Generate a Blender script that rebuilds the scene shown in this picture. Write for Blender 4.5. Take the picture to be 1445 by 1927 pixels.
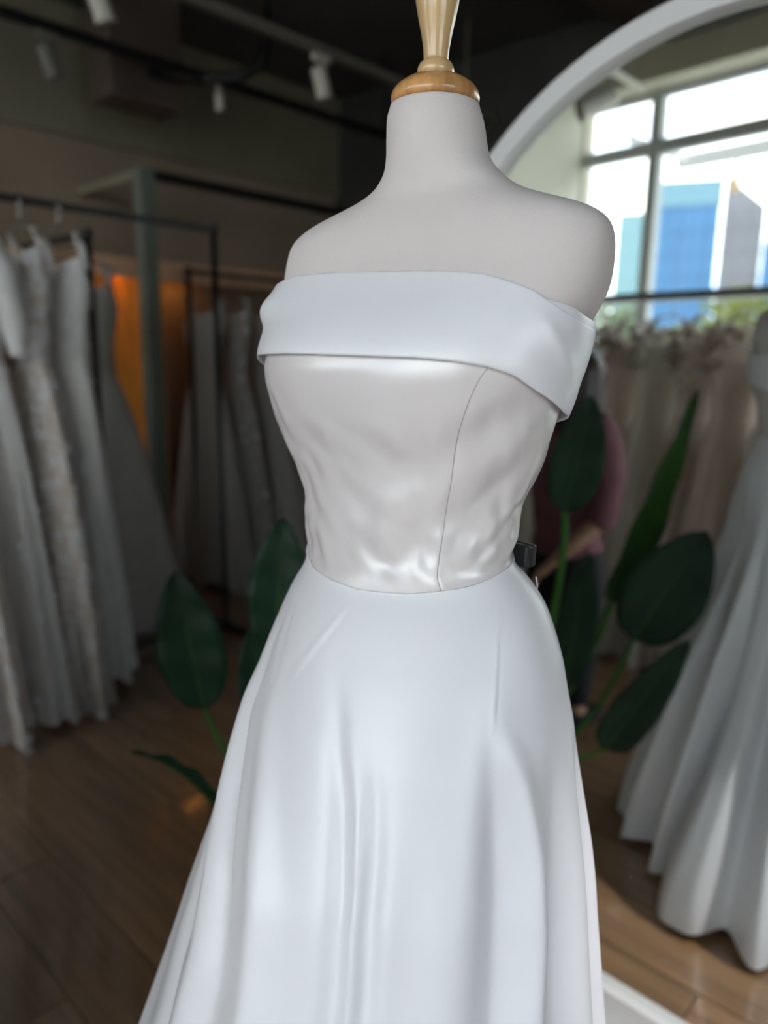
import bpy, bmesh, math, random
import numpy as np
from math import sin, cos, pi, radians, sqrt, atan, atan2, hypot
from mathutils import Vector, Matrix, noise

random.seed(7)
S = bpy.context.scene
COL = S.collection
for o in list(bpy.data.objects):
    bpy.data.objects.remove(o)

# ------------------------------------------------------------------ camera
FPX, YAW, ROLL = 1400.0, radians(43), radians(0.8)
PITCH = atan(295.5 / FPX)
cf = Vector((-sin(YAW) * cos(PITCH), cos(YAW) * cos(PITCH), -sin(PITCH)))
cr0 = Vector((cos(YAW), sin(YAW), 0))
cu0 = cr0.cross(cf)
cr = cr0 * cos(ROLL) + cu0 * sin(ROLL)
cu = cu0 * cos(ROLL) - cr0 * sin(ROLL)
cam_d = bpy.data.cameras.new('camera')
cam = bpy.data.objects.new('camera', cam_d)
COL.objects.link(cam)
cam.matrix_world = Matrix(((cr.x, cu.x, -cf.x, 0), (cr.y, cu.y, -cf.y, 0), (cr.z, cu.z, -cf.z, 1.5), (0, 0, 0, 1)))
cam_d.sensor_fit = 'VERTICAL'
cam_d.sensor_height = 36.0
cam_d.lens = FPX / 1927.0 * 36.0
cam_d.clip_start = 0.02
cam_d.clip_end = 500
cam_d.dof.use_dof = True
cam_d.dof.focus_distance = 0.70
cam_d.dof.aperture_fstop = 2.4
S.camera = cam

# ------------------------------------------------------------------ world, exposure
W = bpy.data.worlds.new('sky')
S.world = W
W.use_nodes = True
nt = W.node_tree
nt.nodes.clear()
wo = nt.nodes.new('ShaderNodeOutputWorld')
bg = nt.nodes.new('ShaderNodeBackground')
tc = nt.nodes.new('ShaderNodeTexCoord')
mp = nt.nodes.new('ShaderNodeMapping')
mp.inputs['Scale'].default_value = (1, 1, 2.4)
nz = nt.nodes.new('ShaderNodeTexNoise')
nz.inputs['Scale'].default_value = 2.6
nz.inputs['Detail'].default_value = 6
nz.inputs['Roughness'].default_value = 0.55
rp = nt.nodes.new('ShaderNodeValToRGB')
rp.color_ramp.elements[0].position = 0.36
rp.color_ramp.elements[0].color = (0.42, 0.63, 0.95, 1)
rp.color_ramp.elements[1].position = 0.52
rp.color_ramp.elements[1].color = (1.0, 0.99, 0.985, 1)
nt.links.new(tc.outputs['Generated'], mp.inputs['Vector'])
nt.links.new(mp.outputs['Vector'], nz.inputs['Vector'])
nt.links.new(nz.outputs['Fac'], rp.inputs['Fac'])
nt.links.new(rp.outputs['Color'], bg.inputs['Color'])
bg.inputs['Strength'].default_value = 2.6
nt.links.new(bg.outputs['Background'], wo.inputs['Surface'])
W.cycles.sampling_method = 'AUTOMATIC'

S.view_settings.view_transform = 'Standard'
S.view_settings.look = 'None'
S.view_settings.gamma = 1.0
S.view_settings.use_curve_mapping = False
S.view_settings.exposure = 1.08
S.cycles.use_denoising = True
S.cycles.max_bounces = 10

# window wall frame of reference (turned 5 degrees from the mirror)
WIN = Vector((-2.55, -2.50, 0))
WROT = radians(5)
def wp(u, v, z):      # u along the window wall, v towards the room
    return Vector((WIN.x + u * cos(WROT) - v * sin(WROT), WIN.y + u * sin(WROT) + v * cos(WROT), z))
WU0, WU1, WZ0, WZ1 = -0.50, 4.00, 0.30, 3.30
WINDOWS = ((WU0, WU1), (-2.10, -.74))
for u0, u1 in WINDOWS:
    pl = bpy.data.lights.new('window_portal', 'AREA')
    pl.shape = 'RECTANGLE'
    pl.size = u1 - u0
    pl.size_y = WZ1 - WZ0
    pl.cycles.is_portal = True
    po = bpy.data.objects.new('window_portal', pl)
    COL.objects.link(po)
    po.location = wp((u0 + u1) / 2, -0.14, (WZ0 + WZ1) / 2)
    po.rotation_euler = (pi / 2, 0, WROT + pi)       # shines along +v

# window in the right-hand wall
RX, RY0, RY1, RZ0, RZ1 = 3.4, -1.7, .5, .7, 2.8
pl = bpy.data.lights.new('window_portal', 'AREA')
pl.shape = 'RECTANGLE'
pl.size = RZ1 - RZ0
pl.size_y = RY1 - RY0
pl.cycles.is_portal = True
po = bpy.data.objects.new('window_portal', pl)
COL.objects.link(po)
po.location = (RX + .10, (RY0 + RY1) / 2, (RZ0 + RZ1) / 2)
po.rotation_euler = (0, pi / 2, 0)                     # shines along -x

# ------------------------------------------------------------------ helpers
def tag(o, label=None, cat=None, group=None, kind=None):
    if label: o['label'] = label
    if cat: o['category'] = cat
    if group: o['group'] = group
    if kind: o['kind'] = kind
    return o

def empty(name, loc=(0, 0, 0), rz=0, label=None, cat=None, group=None):
    o = bpy.data.objects.new(name, None)
    COL.objects.link(o)
    o.empty_display_size = 0.1
    o.location = loc
    o.rotation_euler = (0, 0, rz)
    return tag(o, label, cat, group)

def obj(name, verts, faces, mat, parent=None, smooth=True, loc=None, rz=0):
    me = bpy.data.meshes.new(name)
    me.from_pydata([tuple(v) for v in verts], [], faces)
    me.update()
    if smooth:
        me.polygons.foreach_set('use_smooth', [True] * len(me.polygons))
    if mat: me.materials.append(mat)
    o = bpy.data.objects.new(name, me)
    COL.objects.link(o)
    if parent: o.parent = parent
    if loc: o.location = loc
    if rz: o.rotation_euler = (0, 0, rz)
    return o

class MB:
    """collects shapes for one mesh"""
    def __init__(s): s.v = []; s.f = []
    def add(s, v, f):
        n = len(s.v); s.v += [tuple(p) for p in v]; s.f += [tuple(i + n for i in q) for q in f]
    def box(s, a, b):
        (x0, y0, z0), (x1, y1, z1) = a, b
        s.add([(x0, y0, z0), (x1, y0, z0), (x1, y1, z0), (x0, y1, z0), (x0, y0, z1), (x1, y0, z1), (x1, y1, z1), (x0, y1, z1)],
              [(0, 3, 2, 1), (4, 5, 6, 7), (0, 1, 5, 4), (1, 2, 6, 5), (2, 3, 7, 6), (3, 0, 4, 7)])
    def tube(s, pts, r, n=10, cap=True):
        pts = [Vector(p) for p in pts]
        rs = r if isinstance(r, (list, tuple)) else [r] * len(pts)
        v = []; ref = None
        for i, p in enumerate(pts):
            d = (pts[min(i + 1, len(pts) - 1)] - pts[max(i - 1, 0)]).normalized()
            if ref is None:
                ref = Vector((0, 0, 1)) if abs(d.z) < .9 else Vector((1, 0, 0))
            a = d.cross(ref).normalized(); b = d.cross(a).normalized(); ref = -b.cross(a).cross(a) if False else ref
            for k in range(n):
                t = 2 * pi * k / n
                v.append(p + (a * cos(t) + b * sin(t)) * rs[i])
        f = []
        for i in range(len(pts) - 1):
            for k in range(n):
                f.append((i * n + k, i * n + (k + 1) % n, (i + 1) * n + (k + 1) % n, (i + 1) * n + k))
        if cap:
            f.append(tuple(range(n))); f.append(tuple(reversed(range((len(pts) - 1) * n, len(pts) * n))))
        s.add(v, f)
    def lathe(s, prof, n=32, c=(0, 0, 0)):
        v = []; f = []
        for r, z in prof:
            for k in range(n):
                t = 2 * pi * k / n
                v.append((c[0] + r * cos(t), c[1] + r * sin(t), c[2] + z))
        for i in range(len(prof) - 1):
            for k in range(n):
                f.append((i * n + k, i * n + (k + 1) % n, (i + 1) * n + (k + 1) % n, (i + 1) * n + k))
        f.append(tuple(reversed(range(n)))); f.append(tuple(range((len(prof) - 1) * n, len(prof) * n)))
        s.add(v, f)
    def build(s, name, mat, parent=None, smooth=False, loc=None, rz=0):
        return obj(name, s.v, s.f, mat, parent, smooth, loc, rz)

def boxobj(name, a, b, mat, parent=None, bevel=0, **k):
    m = MB(); m.box(a, b)
    o = m.build(name, mat, parent, **k)
    if bevel:
        md = o.modifiers.new('bevel', 'BEVEL'); md.width = bevel; md.segments = 2
    return o
def tubeobj(name, pts, r, mat, parent=None, n=12, **k):
    m = MB(); m.tube(pts, r, n)
    return m.build(name, mat, parent, smooth=True, **k)

def smoothstep(a, b, x):
    t = min(1, max(0, (x - a) / (b - a))); return t * t * (3 - 2 * t)

# ------------------------------------------------------------------ materials
def mat(name, col, rough=.5, metal=0, spec=.5, var=0, vscale=8, bump=0, bscale=40, stretch=None, sheen=0, ior=1.5, trans=0, col2=None, coat=0, objrand=0):
    m = bpy.data.materials.new(name)
    m.use_nodes = True
    t = m.node_tree
    b = t.nodes['Principled BSDF']
    b.inputs['Base Color'].default_value = (*col, 1)
    b.inputs['Roughness'].default_value = rough
    b.inputs['Metallic'].default_value = metal
    b.inputs['Specular IOR Level'].default_value = spec
    b.inputs['IOR'].default_value = ior
    if sheen:
        b.inputs['Sheen Weight'].default_value = sheen
        b.inputs['Sheen Roughness'].default_value = .5
    if coat:
        b.inputs['Coat Weight'].default_value = coat
        b.inputs['Coat Roughness'].default_value = .08
    vec = None
    if var or bump or objrand or col2:
        c = t.nodes.new('ShaderNodeTexCoord')
        mpn = t.nodes.new('ShaderNodeMapping')
        if stretch: mpn.inputs['Scale'].default_value = stretch
        t.links.new(c.outputs['Object'], mpn.inputs['Vector'])
        vec = mpn.outputs['Vector']
    if objrand:
        oi = t.nodes.new('ShaderNodeObjectInfo')
        ad = t.nodes.new('ShaderNodeVectorMath'); ad.operation = 'ADD'
        sc = t.nodes.new('ShaderNodeVectorMath'); sc.operation = 'SCALE'
        cmb = t.nodes.new('ShaderNodeCombineXYZ')
        for i in range(3): t.links.new(oi.outputs['Random'], cmb.inputs[i])
        t.links.new(cmb.outputs[0], sc.inputs[0]); sc.inputs['Scale'].default_value = 37.0
        t.links.new(vec, ad.inputs[0]); t.links.new(sc.outputs[0], ad.inputs[1])
        vec = ad.outputs[0]
    if var or col2:
        n = t.nodes.new('ShaderNodeTexNoise')
        n.inputs['Scale'].default_value = vscale; n.inputs['Detail'].default_value = 5
        t.links.new(vec, n.inputs['Vector'])
        r = t.nodes.new('ShaderNodeValToRGB')
        c2 = col2 if col2 else tuple(min(1, x * (1 + var)) for x in col)
        c1 = col if col2 else tuple(x * (1 - var) for x in col)
        r.color_ramp.elements[0].position = .38; r.color_ramp.elements[0].color = (*c1, 1)
        r.color_ramp.elements[1].position = .62; r.color_ramp.elements[1].color = (*c2, 1)
        t.links.new(n.outputs['Fac'], r.inputs['Fac'])
        out = r.outputs['Color']
        if objrand:
            hs = t.nodes.new('ShaderNodeHueSaturation')
            mr = t.nodes.new('ShaderNodeMapRange')
            mr.inputs['To Min'].default_value = 1 - objrand; mr.inputs['To Max'].default_value = 1 + objrand
            t.links.new(oi.outputs['Random'], mr.inputs['Value'])
            t.links.new(mr.outputs['Result'], hs.inputs['Value'])
            t.links.new(out, hs.inputs['Color'])
            out = hs.outputs['Color']
        t.links.new(out, b.inputs['Base Color'])
    if bump:
        n2 = t.nodes.new('ShaderNodeTexNoise')
        n2.inputs['Scale'].default_value = bscale; n2.inputs['Detail'].default_value = 4
        t.links.new(vec, n2.inputs['Vector'])
        bp = t.nodes.new('ShaderNodeBump')
        bp.inputs['Strength'].default_value = bump; bp.inputs['Distance'].default_value = .01
        t.links.new(n2.outputs['Fac'], bp.inputs['Height'])
        t.links.new(bp.outputs['Normal'], b.inputs['Normal'])
    if trans:
        tr = t.nodes.new('ShaderNodeBsdfTranslucent')
        tr.inputs['Color'].default_value = (*[min(1, x * 1.0) for x in (trans[1:] if isinstance(trans, tuple) else col)], 1)
        mx = t.nodes.new('ShaderNodeMixShader')
        mx.inputs['Fac'].default_value = trans[0] if isinstance(trans, tuple) else trans
        t.links.new(b.outputs[0], mx.inputs[1]); t.links.new(tr.outputs[0], mx.inputs[2])
        t.links.new(mx.outputs[0], t.nodes['Material Output'].inputs['Surface'])
    return m

def glass_mat(name, tint=(.97, .99, .98), fac=.06):
    m = bpy.data.materials.new(name); m.use_nodes = True
    t = m.node_tree; t.nodes.clear()
    o = t.nodes.new('ShaderNodeOutputMaterial')
    a = t.nodes.new('ShaderNodeBsdfTransparent'); a.inputs['Color'].default_value = (*tint, 1)
    g = t.nodes.new('ShaderNodeBsdfGlossy'); g.inputs['Roughness'].default_value = .02
    x = t.nodes.new('ShaderNodeMixShader'); x.inputs['Fac'].default_value = fac
    t.links.new(a.outputs[0], x.inputs[1]); t.links.new(g.outputs[0], x.inputs[2]); t.links.new(x.outputs[0], o.inputs[0])
    return m
def mirror_mat():
    m = bpy.data.materials.new('silvered_glass'); m.use_nodes = True
    t = m.node_tree; t.nodes.clear()
    o = t.nodes.new('ShaderNodeOutputMaterial')
    g = t.nodes.new('ShaderNodeBsdfGlossy'); g.inputs['Roughness'].default_value = 0.0
    g.inputs['Color'].default_value = (.86, .89, .87, 1)
    t.links.new(g.outputs[0], o.inputs[0])
    return m

M = dict(
    satin_cool=mat('white_satin', (.80, .80, .85), .36, spec=.5, ior=1.65, bump=.03, bscale=900, sheen=.15),
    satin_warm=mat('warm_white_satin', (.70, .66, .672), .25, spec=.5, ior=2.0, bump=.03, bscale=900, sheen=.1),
    seam=mat('seam_thread', (.47, .42, .40), .7),
    linen=mat('form_linen', (.66, .607, .60), .85, spec=.2, var=.03, vscale=5, bump=.12, bscale=1400, stretch=(1, 1, .25)),
    beech=mat('varnished_beech', (.52, .27, .10), .28, var=.30, vscale=9, stretch=(6, 6, .7), coat=.6),
    beech_pale=mat('pale_varnished_beech', (.60, .40, .19), .25, var=.08, vscale=9, stretch=(6, 6, .5), coat=.7),
    black=mat('black_steel', (.012, .012, .013), .4),
    white_frame=mat('white_lacquer', (.74, .74, .75), .35, var=.02, vscale=3),
    mirror=mirror_mat(),
    glass=glass_mat('window_glass'),
    alu=mat('grey_aluminium', (.50, .53, .53), .5),
    wall=mat('olive_plaster', (.25, .225, .16), .85, var=.08, vscale=2, bump=.05),
    wall_low=mat('taupe_plaster', (.32, .25, .19), .85, var=.06, vscale=2, bump=.05),  # lower wall made lighter: the light falling there is put into the paint
    wall_dark=mat('charcoal_plaster', (.055, .055, .052), .85, var=.1, vscale=2, bump=.05),
    wall_pale=mat('pale_sage_plaster', (.66, .66, .56), .85, var=.04, vscale=2, bump=.05),
    ceil=mat('dark_ceiling_paint', (.075, .072, .064), .85, var=.1, vscale=1.5, bump=.08),
    beam=mat('beige_beam_paint', (.56, .54, .43), .8, var=.04, vscale=2),
    pipe=mat('grey_conduit', (.17, .16, .14), .5),
    duct=mat('brown_duct', (.10, .075, .06), .6, var=.1, vscale=3),
    lamp_white=mat('white_lamp_metal', (.62, .60, .52), .4),
    plank=mat('brown_oak_plank', (.27, .155, .08), .32, ior=1.6, coat=.7, var=.20, vscale=3.2, stretch=(.7, 9, 9), bump=.04, bscale=14, objrand=.16),
    floor_base=mat('floor_joint', (.05, .035, .022), .8),
    wood_orange=mat('orange_pine', (.80, .33, .05), .45, var=.15, vscale=4, stretch=(5, 1, 1)),  # orange of the warm strip light is partly put into the wood colour
    wood_tan=mat('tan_pine', (.80, .50, .33), .5, var=.1, vscale=4, stretch=(5, 1, 1)),
    leaf=mat('glossy_leaf', (.007, .030, .014), .5, spec=.3, var=.25, vscale=5, trans=(.10, .06, .30, .02)),
    leaf_light=mat('young_leaf', (.030, .085, .018), .5, spec=.3, var=.2, vscale=5, trans=(.25, .10, .32, .02)),
    stem=mat('green_stem', (.05, .17, .025), .45, trans=(.2, .12, .45, .04)),
    pot=mat('stone_pot', (.30, .29, .27), .8, var=.1, vscale=8),
    soil=mat('dark_soil', (.03, .02, .012), .95, var=.3, vscale=30, bump=.4),
    skin=mat('skin', (.50, .29, .19), .55, var=.05, vscale=6),
    hair=mat('dark_brown_hair', (.030, .014, .008), .45, var=.3, vscale=12, stretch=(8, 8, 1)),
    mauve=mat('mauve_knit', (.21, .085, .105), .85, var=.1, vscale=14, bump=.3, bscale=60),
    trousers=mat('black_cloth', (.01, .011, .016), .8),
    eye=mat('eye_white', (.7, .7, .7), .3), lips=mat('lips', (.35, .13, .11), .5),
    metal=mat('chrome', (.6, .6, .6), .25, metal=1),
    blue_glass=mat('blue_curtain_glass', (.05, .14, .27), .35, spec=.3, var=.06, vscale=.2),
    blue_cap=mat('teal_cladding', (.10, .20, .25), .4),
    concrete=mat('grey_concrete', (.15, .15, .165), .8, var=.05, vscale=.3),
    cyan=mat('pale_teal_glass', (.13, .25, .28), .3),
    foliage=mat('yellow_green_foliage', (.17, .19, .05), .7, var=.25, vscale=3, trans=(.3, .24, .27, .07)),
    foliage2=mat('grey_green_foliage', (.17, .21, .13), .7, var=.25, vscale=3, trans=(.3, .22, .27, .14)),
    bark=mat('bark', (.10, .075, .05), .9),
    paving=mat('pale_paving', (.40, .39, .36), .9, var=.05, vscale=1),
    white_ext=mat('white_painted_steel', (.62, .62, .62), .5),
    bulb=mat('amber_glass', (.75, .52, .30), .15),
)
def gown_mat(name, c, c2=None, sc=14, tr=.25, rough=.75):
    return mat(name, c, rough, spec=.25, col2=c2, vscale=sc, sheen=.2, trans=(tr, *c), var=.04)
G_IVORY = gown_mat('ivory_tulle', (.80, .77, .70))
G_WHITE = gown_mat('white_tulle', (.80, .80, .80))
G_LACE = gown_mat('white_lace_over_nude', (.66, .57, .50), (.84, .83, .83), 26)
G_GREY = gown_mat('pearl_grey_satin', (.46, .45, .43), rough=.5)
G_BLUSH = gown_mat('blush_tulle', (.78, .68, .61))
G_CHAMP = gown_mat('champagne_lace', (.62, .53, .45), (.80, .75, .68), 30)
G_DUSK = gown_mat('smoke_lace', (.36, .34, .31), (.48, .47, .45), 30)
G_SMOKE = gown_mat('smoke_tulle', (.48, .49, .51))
G_LACEW = mat('white_lace_motifs', (.78, .78, .80), .8, var=.04, trans=(.2, .78, .78, .8))

# ------------------------------------------------------------------ room shell
XL, XR_, YB, ZC = -4.80, RX, 4.50, 3.50
def struct(o): o['kind'] = 'structure'; return o
FY0, FY1, FX0, FX1 = -2.75, 4.5, -4.8, RX
floor = struct(boxobj('floor', (FX0 - .1, FY0, -.10), (FX1 + .1, FY1 + .1, -.012), M['floor_base']))
pw, plen = .19, 1.60
me_cache = {}
def plank_mesh(L):
    k = round(L, 2)
    if k not in me_cache:
        m = MB(); w = pw / 2 - .0012; l = L / 2 - .0012; b = .002
        m.add([(-l, -w, -.012), (l, -w, -.012), (l, w, -.012), (-l, w, -.012), (-l, -w, -b), (l, -w, -b), (l, w, -b), (-l, w, -b),
               (-l + b, -w + b, 0), (l - b, -w + b, 0), (l - b, w - b, 0), (-l + b, w - b, 0)],
              [(0, 1, 5, 4), (1, 2, 6, 5), (2, 3, 7, 6), (3, 0, 4, 7), (4, 5, 9, 8), (5, 6, 10, 9), (6, 7, 11, 10), (7, 4, 8, 11), (8, 9, 10, 11)])
        o = m.build('plank', M['plank'])
        me_cache[k] = o.data
        bpy.data.objects.remove(o)
    return me_cache[k]
row = 0
y = FY0 + .3
while y < FY1:
    x = FX0 + (-.53 * row) % plen - plen
    while x < FX1:
        a, b = max(x, FX0), min(x + plen, FX1)
        if b - a > .05:
            o = bpy.data.objects.new('plank', plank_mesh(b - a))
            COL.objects.link(o); o.parent = floor
            o.location = ((a + b) / 2, y + pw / 2, 0)
        x += plen
    y += pw; row += 1

struct(boxobj('ceiling', (XL - .1, FY0 - .3, ZC), (XR_ + .1, YB + .1, ZC + .12), M['ceil']))
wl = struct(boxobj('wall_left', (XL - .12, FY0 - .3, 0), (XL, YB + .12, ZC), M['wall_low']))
boxobj('bulkhead', (XL, FY0, 2.78), (XL + .05, YB, ZC), M['wall'], wl)  # added panel; its darker tone stands for the less lit upper wall
struct(boxobj('baseboard_left', (XL, FY0 + .5, 0), (XL + .015, YB, .10), M['wall_dark']))
struct(boxobj('wall_back', (XL, YB, 0), (XR_, YB + .12, ZC), M['wall_dark']))
wr = MB()
wr.box((RX, FY0 - .3, 0), (RX + .12, RY0, ZC)); wr.box((RX, RY1, 0), (RX + .12, YB + .12, ZC)); wr.box((RX, RY0, 0), (RX + .12, RY1, RZ0)); wr.box((RX, RY0, RZ1), (RX + .12, RY1, ZC))
struct(wr.build('wall_right', M['wall_pale']))
win3 = empty('window_3', (RX, 0, 0)); win3['kind'] = 'structure'
ym_ = [RY0 + (RY1 - RY0) * k / 4 for k in range(5)]
for yv in ym_: boxobj('mullion', (.03, yv - .035, RZ0), (.09, yv + .035, RZ1), M['alu'], win3)
for zv in (RZ0 + .02, RZ1 - .02): boxobj('transom', (.03, RY0, zv - .02), (.09, RY1, zv + .02), M['alu'], win3)
for k in range(4): boxobj('pane', (.058, ym_[k] + .03, RZ0 + .04), (.062, ym_[k + 1] - .03, RZ1 - .04), M['glass'], win3)

# window wall (local frame: x = along wall, y = into the room)
def wbox(name, a, b, m, parent=None): 
    return boxobj(name, a, b, m, parent) if parent else boxobj(name, a, b, m, None, loc=tuple(WIN), rz=WROT)
ww = MB()
ww.box((-2.6, -.20, 0), (WINDOWS[1][0], 0, ZC)); ww.box((WINDOWS[1][1], -.20, 0), (WU0, 0, ZC)); ww.box((WU1, -.20, 0), (5.6, 0, ZC))
for u0, u1 in WINDOWS:
    ww.box((u0, -.20, 0), (u1, 0, WZ0)); ww.box((u0, -.20, WZ1), (u1, 0, ZC))
wf = struct(ww.build('wall_front', M['wall_pale'], None, loc=tuple(WIN), rz=WROT))
struct(wbox('wall_return', (-.74, 0, 0), (-.50, 1.15, ZC), M['wall_pale']))
struct(wbox('trim_1', (-.5, 0.0, WZ1), (5.1, .16, ZC), M['beam']))
for wn, (u0, u1), inner in ((1, WINDOWS[0], [.08, 1.50, 2.90]), (2, WINDOWS[1], [])):
    win = empty('window_%d' % wn, tuple(WIN), WROT); win['kind'] = 'structure'
    mull = [u0 + .006] + inner + [u1 - .006]
    for i, u in enumerate(mull):
        w = .006 if i in (0, len(mull) - 1) else .042
        boxobj('mullion', (u - w, -.13, WZ0), (u + w, -.05, WZ1), M['alu'] if 0 < i < len(mull) - 1 else M['beam'], win)
    for z0, z1 in ((2.895, 2.985), (1.90, 1.935), (WZ0, WZ0 + .06), (WZ1 - .04, WZ1)):
        boxobj('transom', (u0, -.125, z0), (u1, -.055, z1), M['alu'], win)
    for i in range(len(mull) - 1):
        for z0, z1 in ((WZ0 + .06, 1.90), (1.935, 2.895), (2.985, WZ1 - .04)):
            boxobj('pane', (mull[i] + .03, -.092, z0), (mull[i + 1] - .03, -.088, z1), M['glass'], win)

# ceiling services
def track(name, x, z, y0, y1, m, label, r=.018):
    t = empty(name, (x, y0, z), 0, label, 'track')
    boxobj('rail', (-r, 0, -r), (r, y1 - y0, r), m, t)
    for k in range(3):
        yy = .3 + k * (y1 - y0 - .6) / 2
        boxobj('hanger_rod', (-.006, yy - .006, r), (.006, yy + .006, ZC - z), m, t)
    return t
track('ceiling_track', -3.09, 3.0, -1.6, 4.3, M['pipe'], 'pale grey lighting track under the dark ceiling', .02)
track('ceiling_conduit', -3.86, 3.0, -1.6, 4.4, M['black'], 'black lighting track beside the olive wall', .022)
def spotlight(loc, rz, label, m=M['lamp_white'], tilt=.35, s=1.0):
    t = empty('spotlight', loc, rz, label, 'spotlight')
    t['group'] = 'track spotlights'
    boxobj('adapter', (-.02 * s, -.05 * s, -.035 * s), (.02 * s, .05 * s, 0), m, t, bevel=.004)
    tubeobj('arm', [(0, 0, -.03 * s), (0, 0, -.07 * s)], .010 * s, m, t)
    mb = MB(); mb.lathe([(.018, .07), (.036, .065), (.040, .05), (.040, -.06), (.046, -.075), (.040, -.075), (.034, -.05)], 20)
    R = Matrix.Rotation(tilt, 3, 'X')
    mb.v = [tuple(R @ Vector(p) * s + Vector((0, 0, -.125 * s))) for p in mb.v]
    mb.build('lamp_head', m, t, smooth=True)
    return t
spotlight((-3.09, 2.80, 2.98), 0, 'white track spotlight on the pale grey ceiling track')
spotlight((-3.09, 1.62, 2.98), 0, 'white track spotlight on the grey track, beside the brown duct')
spotlight((-3.86, 1.75, 2.975), 0, 'dim grey track spotlight on the black track', M['pipe'])
spotlight((-3.86, 2.72, 2.975), .8, 'small pale spotlight at the duct end on the black track', s=.6)
d = empty('air_duct', (-4.25, 2.3, 2.80), 0, 'brown boxed air duct with black pipe under the ceiling', 'duct')
boxobj('duct_box', (-.10, -.12, .06), (.16, .34, .70), M['duct'], d, bevel=.02)
tubeobj('duct_pipe', [(.16, .12, .22), (.36, .30, .19), (.52, .45, .2), (.60, .56, .27), (.62, .60, .45), (.62, .60, .70)], .032, M['black'], d)
for k, xx in enumerate((-2.2, -.9, .4)):
    b = boxobj('ceiling_beam', (xx - .06, -1.9, ZC - .16), (xx + .06, YB, ZC), M['duct'])
    b['kind'] = 'structure'
    b.name = 'trim_%d' % (k + 2)
track('ceiling_track', .90, 3.0, -1.5, 4.2, M['pipe'], 'grey lighting track over the arched mirror', .02)
lsp = spotlight((.90, .35, 2.98), 0, 'white track spotlight aimed down at the foot of the arched mirror')
ld = bpy.data.lights.new('spotlight_lamp', 'SPOT'); ld.energy = 120; ld.spot_size = radians(21); ld.spot_blend = .9; ld.shadow_soft_size = .06; ld.color = (1, .97, .94)  # added lamp out of view, brightens the floor and plinth at the mirror
lo = bpy.data.objects.new('lamp', ld); COL.objects.link(lo); lo.parent = lsp
lo.location = (0, 0, -.24)
lo.rotation_euler = (Vector((-.72, 1.22, 0)) - Vector((.90, .35, 2.74))).to_track_quat('-Z', 'Y').to_euler()
# camera-like spotlight near the window wall, seen in the mirror
tr2 = track('window_track', -2.20, 3.06, -1.75, .2, M['lamp_white'], 'white lighting track near the windows, seen in the mirror', .014)
sp = spotlight((-2.20, -1.23, 3.06), .9, 'white spotlight tilted towards the windows, seen in the mirror', M['lamp_white'], 1.15, 1.5)

# ------------------------------------------------------------------ arched mirror
MY, MXC, MR, MZC, MZ0 = 1.40, -.519, .68, 1.435, .115
mir = empty('arched_mirror', (MXC, MY, 0), 0, 'tall arched floor mirror with white frame behind the dress form', 'mirror')
FWD = .042
def arch(r, y):
    p = [(-r, y, MZ0)]
    p += [(-r * cos(pi * k / 48), y, MZC + r * sin(pi * k / 48)) for k in range(49)]
    return p + [(r, y, MZ0)]
ri = MR - FWD
g1 = arch(ri + .01, 0); g2 = arch(ri + .01, .006); n = len(g1)
obj('mirror_glass', g1 + g2, [tuple(range(n))] + [tuple(reversed(range(n, 2 * n)))] + [(i, i + n, (i + 1) % n + n, (i + 1) % n) for i in range(n)], M['mirror'], mir, smooth=False)
prof = [(ri, -.022), (MR - .004, -.022), (MR, -.018), (MR, .03), (ri, .03)]
vs = []; fs = []
for r, yy in prof: vs += [(p[0], yy, 0.0 if p[2] == MZ0 else p[2]) for p in arch(r, 0)]
k = len(prof)
for j in range(k):
    for i in range(n - 1):
        fs.append((j * n + i, j * n + i + 1, ((j + 1) % k) * n + i + 1, ((j + 1) % k) * n + i))
obj('frame', vs, fs, M['white_frame'], mir, smooth=False)
boxobj('bottom_rail', (-ri, -.022, 0), (ri, .03, MZ0), M['white_frame'], mir)
boxobj('plinth', (-MR, -.115, 0), (MR, -.022, .028), M['white_frame'], mir, bevel=.004)
bb = MB()
pb = arch(MR - .01, .012) + arch(MR - .01, .03)
bb.add([(p[0], p[1], p[2]) for p in pb], [tuple(range(n)), tuple(reversed(range(n, 2 * n)))] + [(i, i + n, (i + 1) % n + n, (i + 1) % n) for i in range(n)])
bb.build('back_panel', M['black'], mir)
for sx in (-.4, .4):
    tubeobj('rear_support', [(sx, .03, 1.5), (sx, .45, .02)], .015, M['black'], mir)

# ------------------------------------------------------------------ dress form body surface
AX = Vector((-0.509031, 0.619183, 0))
Rv = Vector((cos(YAW), sin(YAW), 0)); Fh = Vector((-sin(YAW), cos(YAW), 0))
PSI = radians(30)
Fr = -Fh * cos(PSI) - Rv * sin(PSI)
Lv = Rv * cos(PSI) - Fh * sin(PSI)
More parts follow.
